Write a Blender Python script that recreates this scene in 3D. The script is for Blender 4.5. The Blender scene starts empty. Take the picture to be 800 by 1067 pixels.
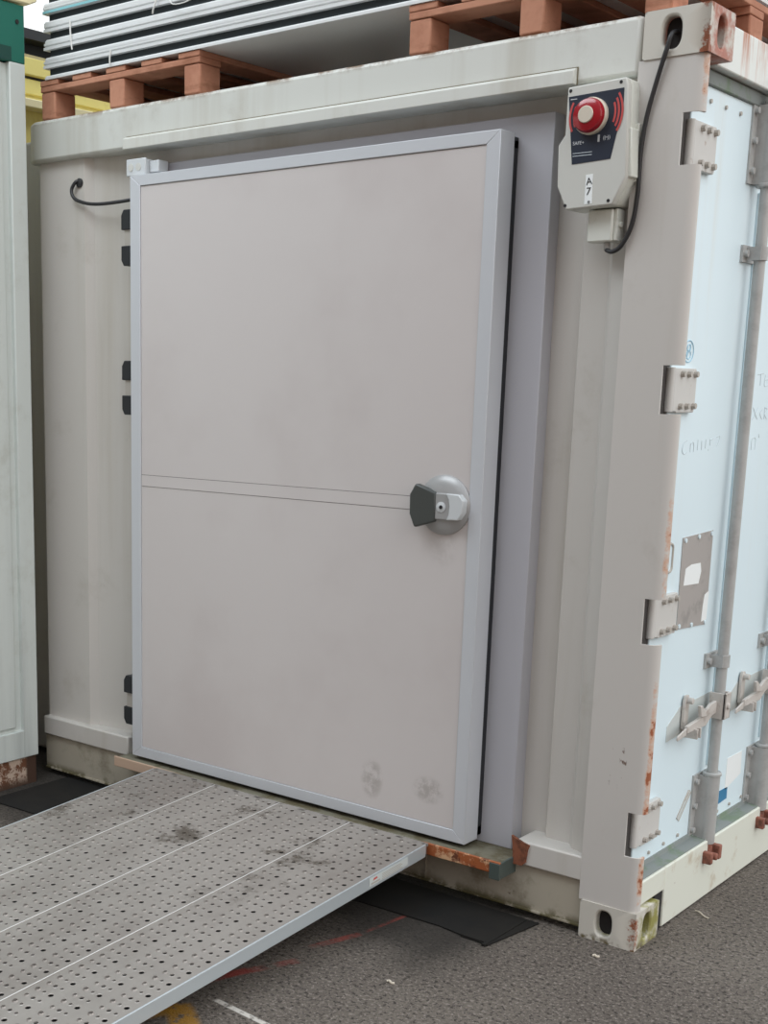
import bpy, bmesh, math, random
from mathutils import Vector, Matrix
random.seed(7)
scene = bpy.context.scene
COL = scene.collection

# ------------------------------------------------------------------ camera
F_PX, PX, PY = 1366.09, 249.13, 690.91
cam = bpy.data.cameras.new('camera')
cam.sensor_fit = 'HORIZONTAL'; cam.sensor_width = 36.0
cam.lens = F_PX * 36.0 / 800.0
cam.shift_x = (400.0 - PX) / 800.0
cam.shift_y = (PY - 533.5) / 800.0
cam.clip_end = 300
camo = bpy.data.objects.new('camera', cam); COL.objects.link(camo)
R = Matrix(((0.75481399, 0.65581052, 0.01297705),
            (0.14788244, -0.15086609, -0.97743041),
            (-0.63905135, 0.73969723, -0.2108587)))
M = R.transposed() @ Matrix(((1, 0, 0), (0, -1, 0), (0, 0, -1)))
camo.matrix_world = Matrix.Translation((1.47382516, -3.49910313, 1.6352948)) @ M.to_4x4()
scene.camera = camo

# ------------------------------------------------------------------ world, sun + added fill
world = bpy.data.worlds.new('overcast'); scene.world = world; world.use_nodes = True
wn = world.node_tree; wn.nodes.clear()
wo = wn.nodes.new('ShaderNodeOutputWorld'); wb = wn.nodes.new('ShaderNodeBackground')
tc = wn.nodes.new('ShaderNodeTexCoord')
dp = wn.nodes.new('ShaderNodeVectorMath'); dp.operation = 'DOT_PRODUCT'
dp.inputs[1].default_value = (0.80, 0.50, 0.33)
rmp = wn.nodes.new('ShaderNodeValToRGB')
mr = wn.nodes.new('ShaderNodeMapRange'); mr.inputs[1].default_value = -1; mr.inputs[2].default_value = 1
e = rmp.color_ramp.elements
e[0].position = 0.0; e[0].color = (0.112, 0.103, 0.098, 1)
e[1].position = 1.0; e[1].color = (0.76, 0.82, 0.82, 1)
x = e.new(0.35); x.color = (0.156, 0.145, 0.139, 1)
x = e.new(0.62); x.color = (0.52, 0.55, 0.56, 1)
# the hall on the dim side: warm low down, cooler above
sep = wn.nodes.new('ShaderNodeSeparateXYZ'); mz = wn.nodes.new('ShaderNodeMapRange')
mz.inputs[1].default_value = -0.05; mz.inputs[2].default_value = 0.50
tint = wn.nodes.new('ShaderNodeMix'); tint.data_type = 'RGBA'
tint.inputs['A'].default_value = (0.88, 0.58, 0.42, 1); tint.inputs['B'].default_value = (1.0, 1.02, 1.08, 1)
mul = wn.nodes.new('ShaderNodeMix'); mul.data_type = 'RGBA'; mul.blend_type = 'MULTIPLY'; mul.inputs['Factor'].default_value = 1
L = wn.links.new
L(tc.outputs['Generated'], dp.inputs[0]); L(dp.outputs['Value'], mr.inputs[0]); L(mr.outputs[0], rmp.inputs[0])
L(tc.outputs['Generated'], sep.inputs[0]); L(sep.outputs['Z'], mz.inputs[0]); L(mz.outputs[0], tint.inputs['Factor'])
L(rmp.outputs[0], mul.inputs['A']); L(tint.outputs['Result'], mul.inputs['B'])
# bright open yard behind the container
bk_r = wn.nodes.new('ShaderNodeMapRange'); bk_r.interpolation_type = 'SMOOTHSTEP'; bk_r.inputs[1].default_value = 0.25; bk_r.inputs[2].default_value = 0.6
back = wn.nodes.new('ShaderNodeMix'); back.data_type = 'RGBA'; back.inputs['B'].default_value = (0.62, 0.64, 0.65, 1)
L(sep.outputs['Y'], bk_r.inputs[0]); L(bk_r.outputs[0], back.inputs['Factor']); L(mul.outputs['Result'], back.inputs['A'])
L(back.outputs['Result'], wb.inputs[0]); wb.inputs[1].default_value = 1.9
L(wb.outputs[0], wo.inputs[0])
sun = bpy.data.lights.new('sun', 'SUN'); sun.energy = 0.7; sun.angle = math.radians(50); sun.color = (1, 0.99, 0.96)
suno = bpy.data.objects.new('sun', sun); COL.objects.link(suno)
suno.rotation_euler = Vector((0.85, -0.05, 0.75)).to_track_quat('Z', 'Y').to_euler()
fill_l = bpy.data.lights.new('front_fill', 'AREA'); fill_l.shape = 'RECTANGLE'; fill_l.size = 3.6; fill_l.size_y = 1.8  # added area light, no lamp of the place; brightens the upper front wall
fill_l.energy = 128; fill_l.color = (0.86, 0.94, 1.0)
fill_o = bpy.data.objects.new('front_fill', fill_l); COL.objects.link(fill_o); fill_o.location = (-2.3, -2.4, 5.5)
fill_o.rotation_euler = Vector((-0.12, -0.62, 0.78)).to_track_quat('Z', 'Y').to_euler()
scene.view_settings.view_transform = 'Standard'; scene.view_settings.look = 'None'
scene.view_settings.exposure = 0.0; scene.view_settings.gamma = 1.0
scene.view_settings.use_curve_mapping = False

# ------------------------------------------------------------------ material helpers
def rgb(r, g, b):
    f = lambda c: (c / 255 / 12.92) if c / 255 <= 0.04045 else ((c / 255 + 0.055) / 1.055) ** 2.4
    return (f(r), f(g), f(b), 1)

class Mat:
    def __init__(s, name, col, rough=0.5, metal=0.0, spec=0.5):
        s.m = bpy.data.materials.new(name); s.m.use_nodes = True
        s.nt = s.m.node_tree; s.b = s.nt.nodes['Principled BSDF']
        s.b.inputs['Base Color'].default_value = col
        s.b.inputs['Roughness'].default_value = rough
        s.b.inputs['Metallic'].default_value = metal
        s.b.inputs['Specular IOR Level'].default_value = spec
        s.col = col; s.out = None; s.tc = None
    def n(s, t, **k):
        nd = s.nt.nodes.new(t)
        for a, v in k.items(): setattr(nd, a, v)
        return nd
    def l(s, a, b): s.nt.links.new(a, b)
    def coord(s):
        if not s.tc: s.tc = s.n('ShaderNodeTexCoord')
        return s.tc.outputs['Object']
    def noise(s, scale=5, detail=6, rough=0.6, stretch=(1, 1, 1)):
        mp = s.n('ShaderNodeMapping'); mp.inputs['Scale'].default_value = stretch
        s.l(s.coord(), mp.inputs[0])
        t = s.n('ShaderNodeTexNoise'); t.inputs['Scale'].default_value = scale
        t.inputs['Detail'].default_value = detail; t.inputs['Roughness'].default_value = rough
        s.l(mp.outputs[0], t.inputs['Vector']); return t.outputs['Fac']
    def mapr(s, sock, a, b, c=0.0, d=1.0, smooth=True):
        r = s.n('ShaderNodeMapRange')
        if smooth: r.interpolation_type = 'SMOOTHSTEP'
        for i, v in enumerate((a, b, c, d)): r.inputs[i + 1].default_value = v
        s.l(sock, r.inputs[0]); return r.outputs[0]
    def math(s, op, a, b):
        r = s.n('ShaderNodeMath', operation=op)
        for i, v in enumerate((a, b)):
            if hasattr(v, 'is_output'): s.l(v, r.inputs[i])
            else: r.inputs[i].default_value = v
        return r.outputs[0]
    def mix(s, fac, col):
        """blend a colour over the current base colour where fac is 1"""
        r = s.n('ShaderNodeMix', data_type='RGBA')
        if hasattr(fac, 'is_output'): s.l(fac, r.inputs['Factor'])
        else: r.inputs['Factor'].default_value = fac
        if s.out: s.l(s.out, r.inputs['A'])
        else: r.inputs['A'].default_value = s.col
        r.inputs['B'].default_value = col
        s.out = r.outputs['Result']; s.l(s.out, s.b.inputs['Base Color']); return s
    def axis(s, a):
        sp = s.n('ShaderNodeSeparateXYZ'); s.l(s.coord(), sp.inputs[0]); return sp.outputs[a]
    def band(s, a, lo, hi, soft=0.01):
        o = s.axis(a)
        u = s.mapr(o, lo - soft, lo + soft); v = s.mapr(o, hi - soft, hi + soft, 1.0, 0.0)
        return s.math('MULTIPLY', u, v)
    def bump(s, sock, dist=0.002, strength=0.5):
        b = s.n('ShaderNodeBump'); b.inputs['Distance'].default_value = dist; b.inputs['Strength'].default_value = strength
        s.l(sock, b.inputs['Height']); s.l(b.outputs[0], s.b.inputs['Normal']); return s

def streaks(m, col, amt=0.3, lo=0.5, hi=0.75, sc=6):
    f = m.noise(sc, 5, 0.6, (1, 1, 0.06)); return m.mix(m.math('MULTIPLY', m.mapr(f, lo, hi), amt), col)
def blotch(m, col, amt=0.5, lo=0.6, hi=0.7, sc=14):
    f = m.noise(sc, 8, 0.7); return m.mix(m.math('MULTIPLY', m.mapr(f, lo, hi), amt), col)

RUST = rgb(150, 84, 52); DRUST = rgb(96, 52, 34)
def container_paint(name, col, edge=False):
    m = Mat(name, col, 0.42)
    streaks(m, rgb(176, 168, 152), 0.45, 0.48, 0.72, 5)
    blotch(m, rgb(160, 152, 136), 0.35, 0.55, 0.75, 3)
    blotch(m, rgb(92, 84, 72), 0.8, 0.73, 0.76, 26)
    return m
paint = container_paint('white_container_paint', rgb(204, 200, 194))
paint.bump(paint.noise(7, 3), 0.006, 0.25)
wallpaint = paint.m
# corner post: the same paint with rust running along its outer edge
pm = container_paint('container_post_paint', rgb(206, 202, 197))
n1 = pm.noise(16, 8, 0.7)
ed = pm.mapr(pm.axis(0), -0.022, 0.0)
zlow = pm.math('ADD', pm.math('MULTIPLY', pm.band(2, 0.12, 0.80, 0.06), 1.0), pm.math('ADD', pm.band(2, 1.07, 1.30, 0.08), pm.band(2, 2.32, 2.60, 0.05)))
thr = pm.math('MULTIPLY', pm.math('ADD', pm.math('MULTIPLY', zlow, 0.24), n1), ed)
pm.mix(pm.math('MULTIPLY', pm.mapr(thr, 0.60, 0.76), 0.75), rgb(206, 158, 128)); pm.mix(pm.mapr(thr, 0.76, 0.80), rgb(160, 96, 66))
pm.mix(pm.math('MULTIPLY', pm.math('MULTIPLY', pm.band(2, 0.46, 0.72, 0.03), pm.band(0, -0.11, -0.03, 0.01)), pm.mapr(pm.noise(34, 4, 0.6, (1, 1, 0.5)), 0.63, 0.68)), rgb(120, 100, 90))
postpaint = pm.m
# rails: dirt and moss by edges
rm = container_paint('container_rail_paint', rgb(214, 215, 209))
rm.mix(rm.math('MULTIPLY', rm.mapr(rm.axis(2), 0.03, 0.20, 0.85, 0.0), rm.mapr(rm.noise(6, 6), 0.35, 0.6)), rgb(104, 98, 80))
rm.mix(rm.math('MULTIPLY', rm.mapr(rm.axis(2), 2.565, 2.592), rm.mapr(rm.noise(9, 8, 0.75), 0.45, 0.6)), rgb(120, 92, 66))
railpaint = rm.m
bm_ = container_paint('container_lower_rail_paint', rgb(178, 170, 154))
blotch(bm_, rgb(112, 102, 82), 0.8, 0.5, 0.72, 5); blotch(bm_, rgb(80, 66, 50), 0.8, 0.66, 0.7, 18)
bm_.mix(bm_.math('MULTIPLY', bm_.mapr(bm_.axis(2), 0.02, 0.06, 1.0, 0.0), bm_.mapr(bm_.noise(20, 5), 0.4, 0.55)), rgb(84, 78, 46))
lowrailpaint = bm_.m
# end door
em = Mat('reefer_door_paint', rgb(226, 243, 250), 0.4)
streaks(em, rgb(214, 206, 188), 0.35, 0.58, 0.8, 6)
em.mix(em.mapr(em.noise(30, 3), 0.80, 0.83), rgb(120, 110, 96))
endpaint = em.m
hm = Mat('end_header_paint', rgb(232, 236, 232), 0.45)
hm.mix(hm.math('MULTIPLY', hm.mapr(hm.noise(9, 6, 0.7, (1, 1, 0.12)), 0.52, 0.66), hm.mapr(hm.axis(2), 2.46, 2.60, 0.25, 1.0)), rgb(190, 120, 84))
headpaint = hm.m
sm = Mat('end_sill_paint', rgb(224, 226, 214), 0.5)
blotch(sm, rgb(176, 150, 112), 0.5, 0.55, 0.72, 8); blotch(sm, rgb(110, 70, 46), 0.9, 0.70, 0.73, 22)
sillpaint = sm.m
cm = Mat('corner_casting_paint', rgb(206, 202, 192), 0.5)
cf = cm.noise(12, 8, 0.7)
cm.mix(cm.math('MULTIPLY', cm.mapr(cf, 0.40, 0.60), cm.math('MULTIPLY', cm.mapr(cm.axis(1), 0.0, 0.03), cm.mapr(cm.axis(2), 1, 1.1, 1.0, 0.0))), rgb(150, 146, 84))
cm.mix(cm.math('MULTIPLY', cm.mapr(cf, 0.34, 0.55), cm.math('MULTIPLY', cm.mapr(cm.axis(1), 0.0, 0.03), cm.mapr(cm.axis(2), 1, 1.1, 0.0, 1.0))), rgb(176, 108, 88))
cm.mix(cm.mapr(cm.math('ADD', cf, cm.math('MULTIPLY', cm.band(1, -0.01, 0.018, 0.008), cm.mapr(cm.axis(0), -0.05, 0.0, 0.0, 0.24))), 0.68, 0.76), RUST)
cm.mix(cm.math('MULTIPLY', cm.mapr(cm.noise(30, 5), 0.45, 0.6), cm.mapr(cm.axis(2), 0.0, 0.03, 1.0, 0.0)), rgb(96, 84, 52))
castpaint = cm.m
gk = Mat('door_gasket_rubber', rgb(128, 134, 132), 0.7); blotch(gk, rgb(104, 124, 96), 0.7, 0.48, 0.62, 9); gasket = gk.m
gz = Mat('galvanised_lock_steel', rgb(184, 184, 182), 0.5, 0.15); blotch(gz, rgb(160, 158, 156), 0.5, 0.45, 0.65, 14); galv = gz.m
lk = Mat('pale_lock_steel', rgb(204, 198, 192), 0.5, 0.1); blotch(lk, rgb(160, 148, 138), 0.6, 0.5, 0.66, 26); lockm = lk.m
zh = Mat('painted_hinge_steel', rgb(206, 204, 200), 0.5); blotch(zh, rgb(150, 112, 92), 0.6, 0.62, 0.72, 24); hingepaint = zh.m
rs = Mat('rusty_cast_steel', rgb(150, 96, 80), 0.75); blotch(rs, rgb(90, 60, 48), 0.8, 0.45, 0.6, 25); rusty = rs.m
dr = Mat('deep_rust', rgb(134, 80, 56), 0.85); blotch(dr, rgb(86, 52, 38), 0.8, 0.45, 0.6, 25); drusty = dr.m
bt = Mat('bolt_steel', rgb(186, 180, 172), 0.5, 0.2); bolt = bt.m
cavity = Mat('notch_shade_steel', rgb(70, 66, 64), 0.8).m  # darkened colour standing in for shade inside the hinge notches
dk = Mat('cavity_shade_dark', rgb(38, 36, 36), 0.8); darkm = dk.m  # near-black colour painting the shade in sockets, pocket and fixing hole
# cold room door
al = Mat('brushed_aluminium_profile', rgb(206, 209, 214), 0.40, 0.15); alu = al.m
dp_ = Mat('white_door_skin', rgb(208, 202, 200), 0.30)
dp_.mix(dp_.math('MULTIPLY', dp_.mapr(dp_.noise(1.6, 4), 0.45, 0.75), 0.35), rgb(188, 178, 176))
sd = dp_.noise(26, 6, 0.7)
for cx, cz, rx, rz in ((-0.925, 0.345, 0.05, 0.075), (-0.705, 0.352, 0.065, 0.05), (-0.69, 1.14, 0.06, 0.07)):
    u = dp_.math('DIVIDE', dp_.math('SUBTRACT', dp_.axis(0), cx), rx); w = dp_.math('DIVIDE', dp_.math('SUBTRACT', dp_.axis(2), cz), rz)
    d = dp_.math('ADD', dp_.math('MULTIPLY', u, u), dp_.math('MULTIPLY', w, w))
    k = 0.45 if cz < 1 else 0.15
    dp_.mix(dp_.math('MULTIPLY', dp_.math('MULTIPLY', dp_.mapr(d, 0.1, 1.1, 1.0, 0.0), dp_.mapr(sd, 0.38, 0.6)), k), rgb(128, 120, 112))
doorskin = dp_.m
fr = Mat('door_frame_plastic', rgb(186, 186, 192), 0.35); framem = fr.m
bk = Mat('black_rubber', rgb(34, 36, 40), 0.5); black = bk.m
hg = Mat('dark_grey_lever_plastic', rgb(72, 76, 74), 0.4); lever = hg.m
hs = Mat('silver_grey_plastic', rgb(168, 168, 168), 0.35, 0.2); silver = hs.m
hl = Mat('light_grey_plastic', rgb(206, 210, 212), 0.35); lightg = hl.m
# threshold
tm = Mat('rusty_threshold_steel', rgb(120, 116, 100), 0.6)
tn = tm.noise(12, 8, 0.7)
tm.mix(tm.mapr(tn, 0.45, 0.6), rgb(96, 88, 66)); tm.mix(tm.math('MULTIPLY', tm.mapr(tm.axis(1), -0.085, -0.075, 1.0, 0.0), tm.mapr(tm.axis(0), -0.70, -0.66)), rgb(160, 88, 48))
tm.mix(tm.math('MULTIPLY', tm.mapr(tm.axis(1), -0.085, -0.075, 1.0, 0.0), tm.math('MULTIPLY', tm.mapr(tm.noise(14, 8, 0.75), 0.48, 0.56), tm.mapr(tm.axis(0), -0.66, -0.62))), rgb(210, 168, 130))
tm.mix(tm.math('MULTIPLY', tm.mapr(tm.axis(1), -0.085, -0.075, 1.0, 0.0), tm.math('MULTIPLY', tm.mapr(tm.noise(22, 8, 0.75), 0.54, 0.6), tm.mapr(tm.axis(0), -0.7, -0.66))), rgb(104, 58, 38))
tm.mix(tm.math('MULTIPLY', tm.mapr(tm.axis(1), -0.085, -0.075, 1.0, 0.0), tm.mapr(tm.axis(0), -1.9, -1.7, 1.0, 0.0)), rgb(196, 168, 146))
threshold = tm.m
gc = Mat('dark_green_steel', rgb(74, 84, 80), 0.5); greensteel = gc.m
# ramp
ra = Mat('worn_aluminium_plank', rgb(172, 166, 160), 0.42, 0.45)
ra.mix(ra.math('MULTIPLY', ra.mapr(ra.noise(2.2, 5, 0.65, (1, 0.5, 1)), 0.42, 0.7), 0.7), rgb(142, 134, 128))
ra.mix(ra.math('MULTIPLY', ra.mapr(ra.noise(5, 8, 0.75), 0.54, 0.66), ra.mapr(ra.axis(1), 1.3, 2.2)), rgb(96, 88, 78))
plankm = ra.m
rr = Mat('aluminium_side_rail', rgb(196, 204, 208), 0.4, 0.4); railm = rr.m
ribm = Mat('polished_aluminium_rib', rgb(216, 216, 214), 0.35, 0.1).m
# alarm
ab = Mat('grey_alarm_enclosure', rgb(206, 206, 200), 0.5); alarmm = ab.m
aw = Mat('lit_alarm_side', rgb(220, 222, 214), 0.45); blotch(aw, rgb(190, 190, 176), 0.5, 0.5, 0.7, 20); alarmw = aw.m  # paler than the front cover: brightness of the lit side put into colour
navy = Mat('navy_label', rgb(44, 52, 66), 0.35).m
redm = Mat('red_siren_lens', rgb(160, 16, 32), 0.2)
redm.b.inputs['Coat Weight'].default_value = 0.5; redm = redm.m
salmon = Mat('salmon_print', rgb(200, 84, 82), 0.4).m
cream = Mat('cream_plastic', rgb(214, 204, 188), 0.4).m
whitet = Mat('white_print', rgb(210, 214, 218), 0.5).m
blackt = Mat('black_print', rgb(30, 30, 34), 0.5).m
cable = Mat('black_cable', rgb(44, 44, 46), 0.45).m
# pallets and panels
wd = Mat('pallet_wood', rgb(192, 138, 112), 0.85)
wd.mix(wd.math('MULTIPLY', wd.mapr(wd.noise(5, 6, 0.7, (1, 1, 1)), 0.4, 0.65), 0.6), rgb(160, 104, 80))
wd.mix(wd.math('MULTIPLY', wd.mapr(wd.noise(24, 5, 0.6, (0.25, 0.25, 1.0)), 0.5, 0.7), 0.6), rgb(132, 84, 58))
wood = wd.m
sk = Mat('panel_skin_white', rgb(222, 224, 224), 0.45); skin = sk.m
skc = Mat('panel_skin_cyan_film', rgb(140, 200, 208), 0.4).m
cr = Mat('panel_core_dark', rgb(52, 60, 64), 0.8); core = cr.m
string = Mat('white_strapping', rgb(226, 226, 222), 0.6).m
# neighbours
nw = Mat('weathered_white_cladding', rgb(206, 212, 208), 0.5)
streaks(nw, rgb(150, 156, 156), 0.6, 0.5, 0.75, 5); blotch(nw, rgb(170, 170, 158), 0.4, 0.5, 0.7, 4); nwhite = nw.m
ngreen = Mat('green_cladding_band', rgb(24, 104, 88), 0.5).m
nk = Mat('rusty_plinth_paint', rgb(198, 176, 158), 0.7)
nk.mix(nk.mapr(nk.noise(22, 8, 0.75), 0.46, 0.52), rgb(112, 72, 50))
nk.mix(nk.math('MAXIMUM', nk.mapr(nk.axis(1), -0.055, -0.04), nk.mapr(nk.axis(2), 0.0, 0.05, 1.0, 0.0)), rgb(76, 54, 42))
nkick = nk.m
yl = Mat('yellow_container_paint', rgb(226, 212, 130), 0.6); blotch(yl, rgb(196, 176, 96), 0.7, 0.5, 0.7, 5); yellow = yl.m
crm = Mat('cream_roof_edge', rgb(232, 220, 178), 0.6).m
# data plates and stickers on the end door
pl = Mat('worn_aluminium_plate', rgb(178, 172, 168), 0.5, 0.2); blotch(pl, rgb(150, 146, 142), 0.7, 0.5, 0.65, 12); plate = pl.m
stw = Mat('white_sticker', rgb(244, 248, 248), 0.5).m
blue = Mat('blue_sticker', rgb(58, 130, 172), 0.4).m
bluep = Mat('blue_marker_ink', rgb(172, 210, 228), 0.5).m
pencil = Mat('grey_pen_ink', rgb(206, 216, 222), 0.7).m
translucent = Mat('clear_film_sticker', rgb(206, 212, 210), 0.3).m

# asphalt
am = Mat('asphalt', rgb(112, 104, 96), 0.9, 0, 0.25)
am.mix(am.math('MULTIPLY', am.mapr(am.noise(1.2, 6, 0.6), 0.35, 0.7), 0.8), rgb(92, 84, 78))
am.mix(am.math('MULTIPLY', am.mapr(am.noise(95, 4, 0.75), 0.50, 0.66), 0.75), rgb(160, 150, 142))
am.mix(am.math('MULTIPLY', am.mapr(am.noise(70, 4, 0.75), 0.38, 0.49, 1.0, 0.0), 0.9), rgb(48, 44, 41))
am.mix(am.mapr(am.noise(60, 2), 0.76, 0.78), rgb(196, 190, 182))
# irregular darker strip along the drain
dark_strip = am.math('ADD', am.axis(1), am.math('MULTIPLY', am.noise(3, 5), 0.5))
am.mix(am.math('MULTIPLY', am.math('MULTIPLY', am.mapr(dark_strip, -0.42, -0.08), am.mapr(am.axis(0), -0.45, -0.25, 1.0, 0.0)), 0.85), rgb(46, 43, 40))
def line_mask(m, x0, y0, x1, y1, w):
    dx, dy = x1 - x0, y1 - y0; ln = math.hypot(dx, dy); dx /= ln; dy /= ln
    X = m.math('SUBTRACT', m.axis(0), x0); Y = m.math('SUBTRACT', m.axis(1), y0)
    al_ = m.math('ADD', m.math('MULTIPLY', X, dx), m.math('MULTIPLY', Y, dy))
    ac = m.math('ABSOLUTE', m.math('SUBTRACT', m.math('MULTIPLY', X, dy), m.math('MULTIPLY', Y, dx)), 0)
    a = m.math('MULTIPLY', m.mapr(al_, -0.01, 0.01), m.mapr(al_, ln - 0.01, ln + 0.01, 1.0, 0.0))
    return m.math('MULTIPLY', a, m.mapr(ac, w * 0.5, w, 1.0, 0.0))
wear = am.mapr(am.noise(28, 6, 0.75), 0.36, 0.5)
wear2 = am.mapr(am.noise(7, 6, 0.75), 0.35, 0.6)
for a in ((-0.85, -1.38, -0.76, -1.15, 0.055), (-0.76, -1.15, -0.55, -1.30, 0.05)):
    am.mix(am.math('MULTIPLY', am.math('MULTIPLY', line_mask(am, *a), wear), 0.8), rgb(176, 128, 44))
for a in ((-0.85, -1.22, -0.76, -0.86, 0.020), (-0.78, -0.93, -0.69, -0.72, 0.022), (-0.72, -0.62, -0.665, -0.44, 0.018), (-0.665, -0.42, -0.64, -0.2, 0.010)):
    am.mix(am.math('MULTIPLY', am.math('MULTIPLY', line_mask(am, *a), wear2), 0.6), rgb(168, 72, 64))
am.mix(am.math('MULTIPLY', line_mask(am, -0.70, -1.06, -0.50, -1.075, 0.012), wear), rgb(206, 200, 192))
am.bump(am.noise(75, 4, 0.75), 0.010, 0.8)
asphalt = am.m
ds = Mat('dark_steel_cover', rgb(38, 36, 34), 0.75, 0, 0.2); blotch(ds, rgb(30, 30, 30), 0.8, 0.4, 0.6, 4); drainm = ds.m
ltr = Mat('dry_litter', rgb(206, 196, 180), 0.9).m

# ------------------------------------------------------------------ mesh helpers
def newbm(): return bmesh.new()
def box(bm, x0, x1, y0, y1, z0, z1):
    v = [bm.verts.new(p) for p in ((x0, y0, z0), (x1, y0, z0), (x1, y1, z0), (x0, y1, z0), (x0, y0, z1), (x1, y0, z1), (x1, y1, z1), (x0, y1, z1))]
    for f in ((0, 3, 2, 1), (4, 5, 6, 7), (0, 1, 5, 4), (1, 2, 6, 5), (2, 3, 7, 6), (3, 0, 4, 7)): bm.faces.new([v[i] for i in f])
def prism(bm, pts, ax, a, b):
    """pts: 2d outline; ax: extrusion axis ('x': pts are (y,z); 'y': (x,z); 'z': (x,y))"""
    mk = {'x': lambda p, t: (t, p[0], p[1]), 'y': lambda p, t: (p[0], t, p[1]), 'z': lambda p, t: (p[0], p[1], t)}[ax]
    A = [bm.verts.new(mk(p, a)) for p in pts]; B = [bm.verts.new(mk(p, b)) for p in pts]
    bm.faces.new(A); bm.faces.new(B[::-1]); n = len(pts)
    for i in range(n): bm.faces.new((A[i], B[i], B[(i + 1) % n], A[(i + 1) % n]))
def frame_of(d):
    d = Vector(d).normalized(); u = d.orthogonal().normalized(); return u, d.cross(u)
def cyl(bm, p0, p1, r, seg=20, r1=None, cap=True):
    p0 = Vector(p0); p1 = Vector(p1); u, w = frame_of(p1 - p0); r1 = r if r1 is None else r1
    A = []; B = []
    for i in range(seg):
        t = 2 * math.pi * i / seg; o = u * math.cos(t) + w * math.sin(t)
        A.append(bm.verts.new(p0 + o * r)); B.append(bm.verts.new(p1 + o * r1))
    for i in range(seg): bm.faces.new((A[i], A[(i + 1) % seg], B[(i + 1) % seg], B[i]))
    if cap: bm.faces.new(A[::-1]); bm.faces.new(B)
def lathe(bm, c, d, prof, seg=32, ellip=1.0):
    """prof: list of (radius, offset along d)"""
    c = Vector(c); d = Vector(d).normalized(); u, w = frame_of(d); rings = []
    for r, t in prof:
        if r < 1e-6: rings.append([bm.verts.new(c + d * t)])
        else: rings.append([bm.verts.new(c + d * t + (u * math.cos(2 * math.pi * i / seg) + w * math.sin(2 * math.pi * i / seg)) * r) for i in range(seg)])
    for a, b in zip(rings, rings[1:]):
        for i in range(seg):
            j = (i + 1) % seg
            if len(a) == 1 and len(b) == 1: break
            if len(a) == 1: bm.faces.new((a[0], b[j], b[i]))
            elif len(b) == 1: bm.faces.new((a[i], a[j], b[0]))
            else: bm.faces.new((a[i], a[j], b[j], b[i]))
def tube(bm, pts, r, seg=8):
    pts = [Vector(p) for p in pts]; rings = []; u = None
    for i, p in enumerate(pts):
        d = (pts[min(i + 1, len(pts) - 1)] - pts[max(i - 1, 0)]).normalized()
        if u is None: u = d.orthogonal().normalized()
        else: u = (u - d * u.dot(d)).normalized()
        w = d.cross(u)
        rings.append([bm.verts.new(p + (u * math.cos(2 * math.pi * k / seg) + w * math.sin(2 * math.pi * k / seg)) * r) for k in range(seg)])
    for a, b in zip(rings, rings[1:]):
        for k in range(seg): bm.faces.new((a[k], a[(k + 1) % seg], b[(k + 1) % seg], b[k]))
    bm.faces.new(rings[0][::-1]); bm.faces.new(rings[-1])
def smooth_path(pts, n=8):
    P = [Vector(p) for p in pts]; P = [P[0] * 2 - P[1]] + P + [P[-1] * 2 - P[-2]]; out = []
    for i in range(1, len(P) - 2):
        for k in range(n):
            t = k / n
            out.append(0.5 * ((2 * P[i]) + (P[i + 1] - P[i - 1]) * t + (2 * P[i - 1] - 5 * P[i] + 4 * P[i + 1] - P[i + 2]) * t * t + (-P[i - 1] + 3 * P[i] - 3 * P[i + 1] + P[i + 2]) * t ** 3))
    out.append(P[-2]); return out
def oval(cx, cy, a, b, n=28):
    """stadium-like superellipse"""
    o = []
    for i in range(n):
        t = 2 * math.pi * i / n; c, s = math.cos(t), math.sin(t); k = 2 / 2.6
        o.append((cx + a * math.copysign(abs(c) ** k, c), cy + b * math.copysign(abs(s) ** k, s)))
    return o
def holed_face(bm, rect, hole, ax, at, depth):
    """rectangular face with an opening and its inner wall; rect=(a0,a1,b0,b1)"""
    mk = {'x': lambda p, t: (t, p[0], p[1]), 'y': lambda p, t: (p[0], t, p[1])}[ax]
    a0, a1, b0, b1 = rect; cx = sum(p[0] for p in hole) / len(hole); cy = sum(p[1] for p in hole) / len(hole)
    outer = []
    for p in hole:
        dx, dy = p[0] - cx, p[1] - cy
        s = min(((a1 - cx) / dx if dx > 1e-9 else (a0 - cx) / dx if dx < -1e-9 else 1e9), ((b1 - cy) / dy if dy > 1e-9 else (b0 - cy) / dy if dy < -1e-9 else 1e9))
        outer.append([cx + dx * s, cy + dy * s])
    for cr_ in ((a0, b0), (a0, b1), (a1, b0), (a1, b1)):
        i = min(range(len(outer)), key=lambda q: (outer[q][0] - cr_[0]) ** 2 + (outer[q][1] - cr_[1]) ** 2); outer[i] = list(cr_)
    O = [bm.verts.new(mk(p, at)) for p in outer]; H = [bm.verts.new(mk(p, at)) for p in hole]; D = [bm.verts.new(mk(p, at + depth)) for p in hole]
    n = len(hole)
    for i in range(n):
        j = (i + 1) % n
        bm.faces.new((O[i], O[j], H[j], H[i])); bm.faces.new((H[i], H[j], D[j], D[i]))

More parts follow.
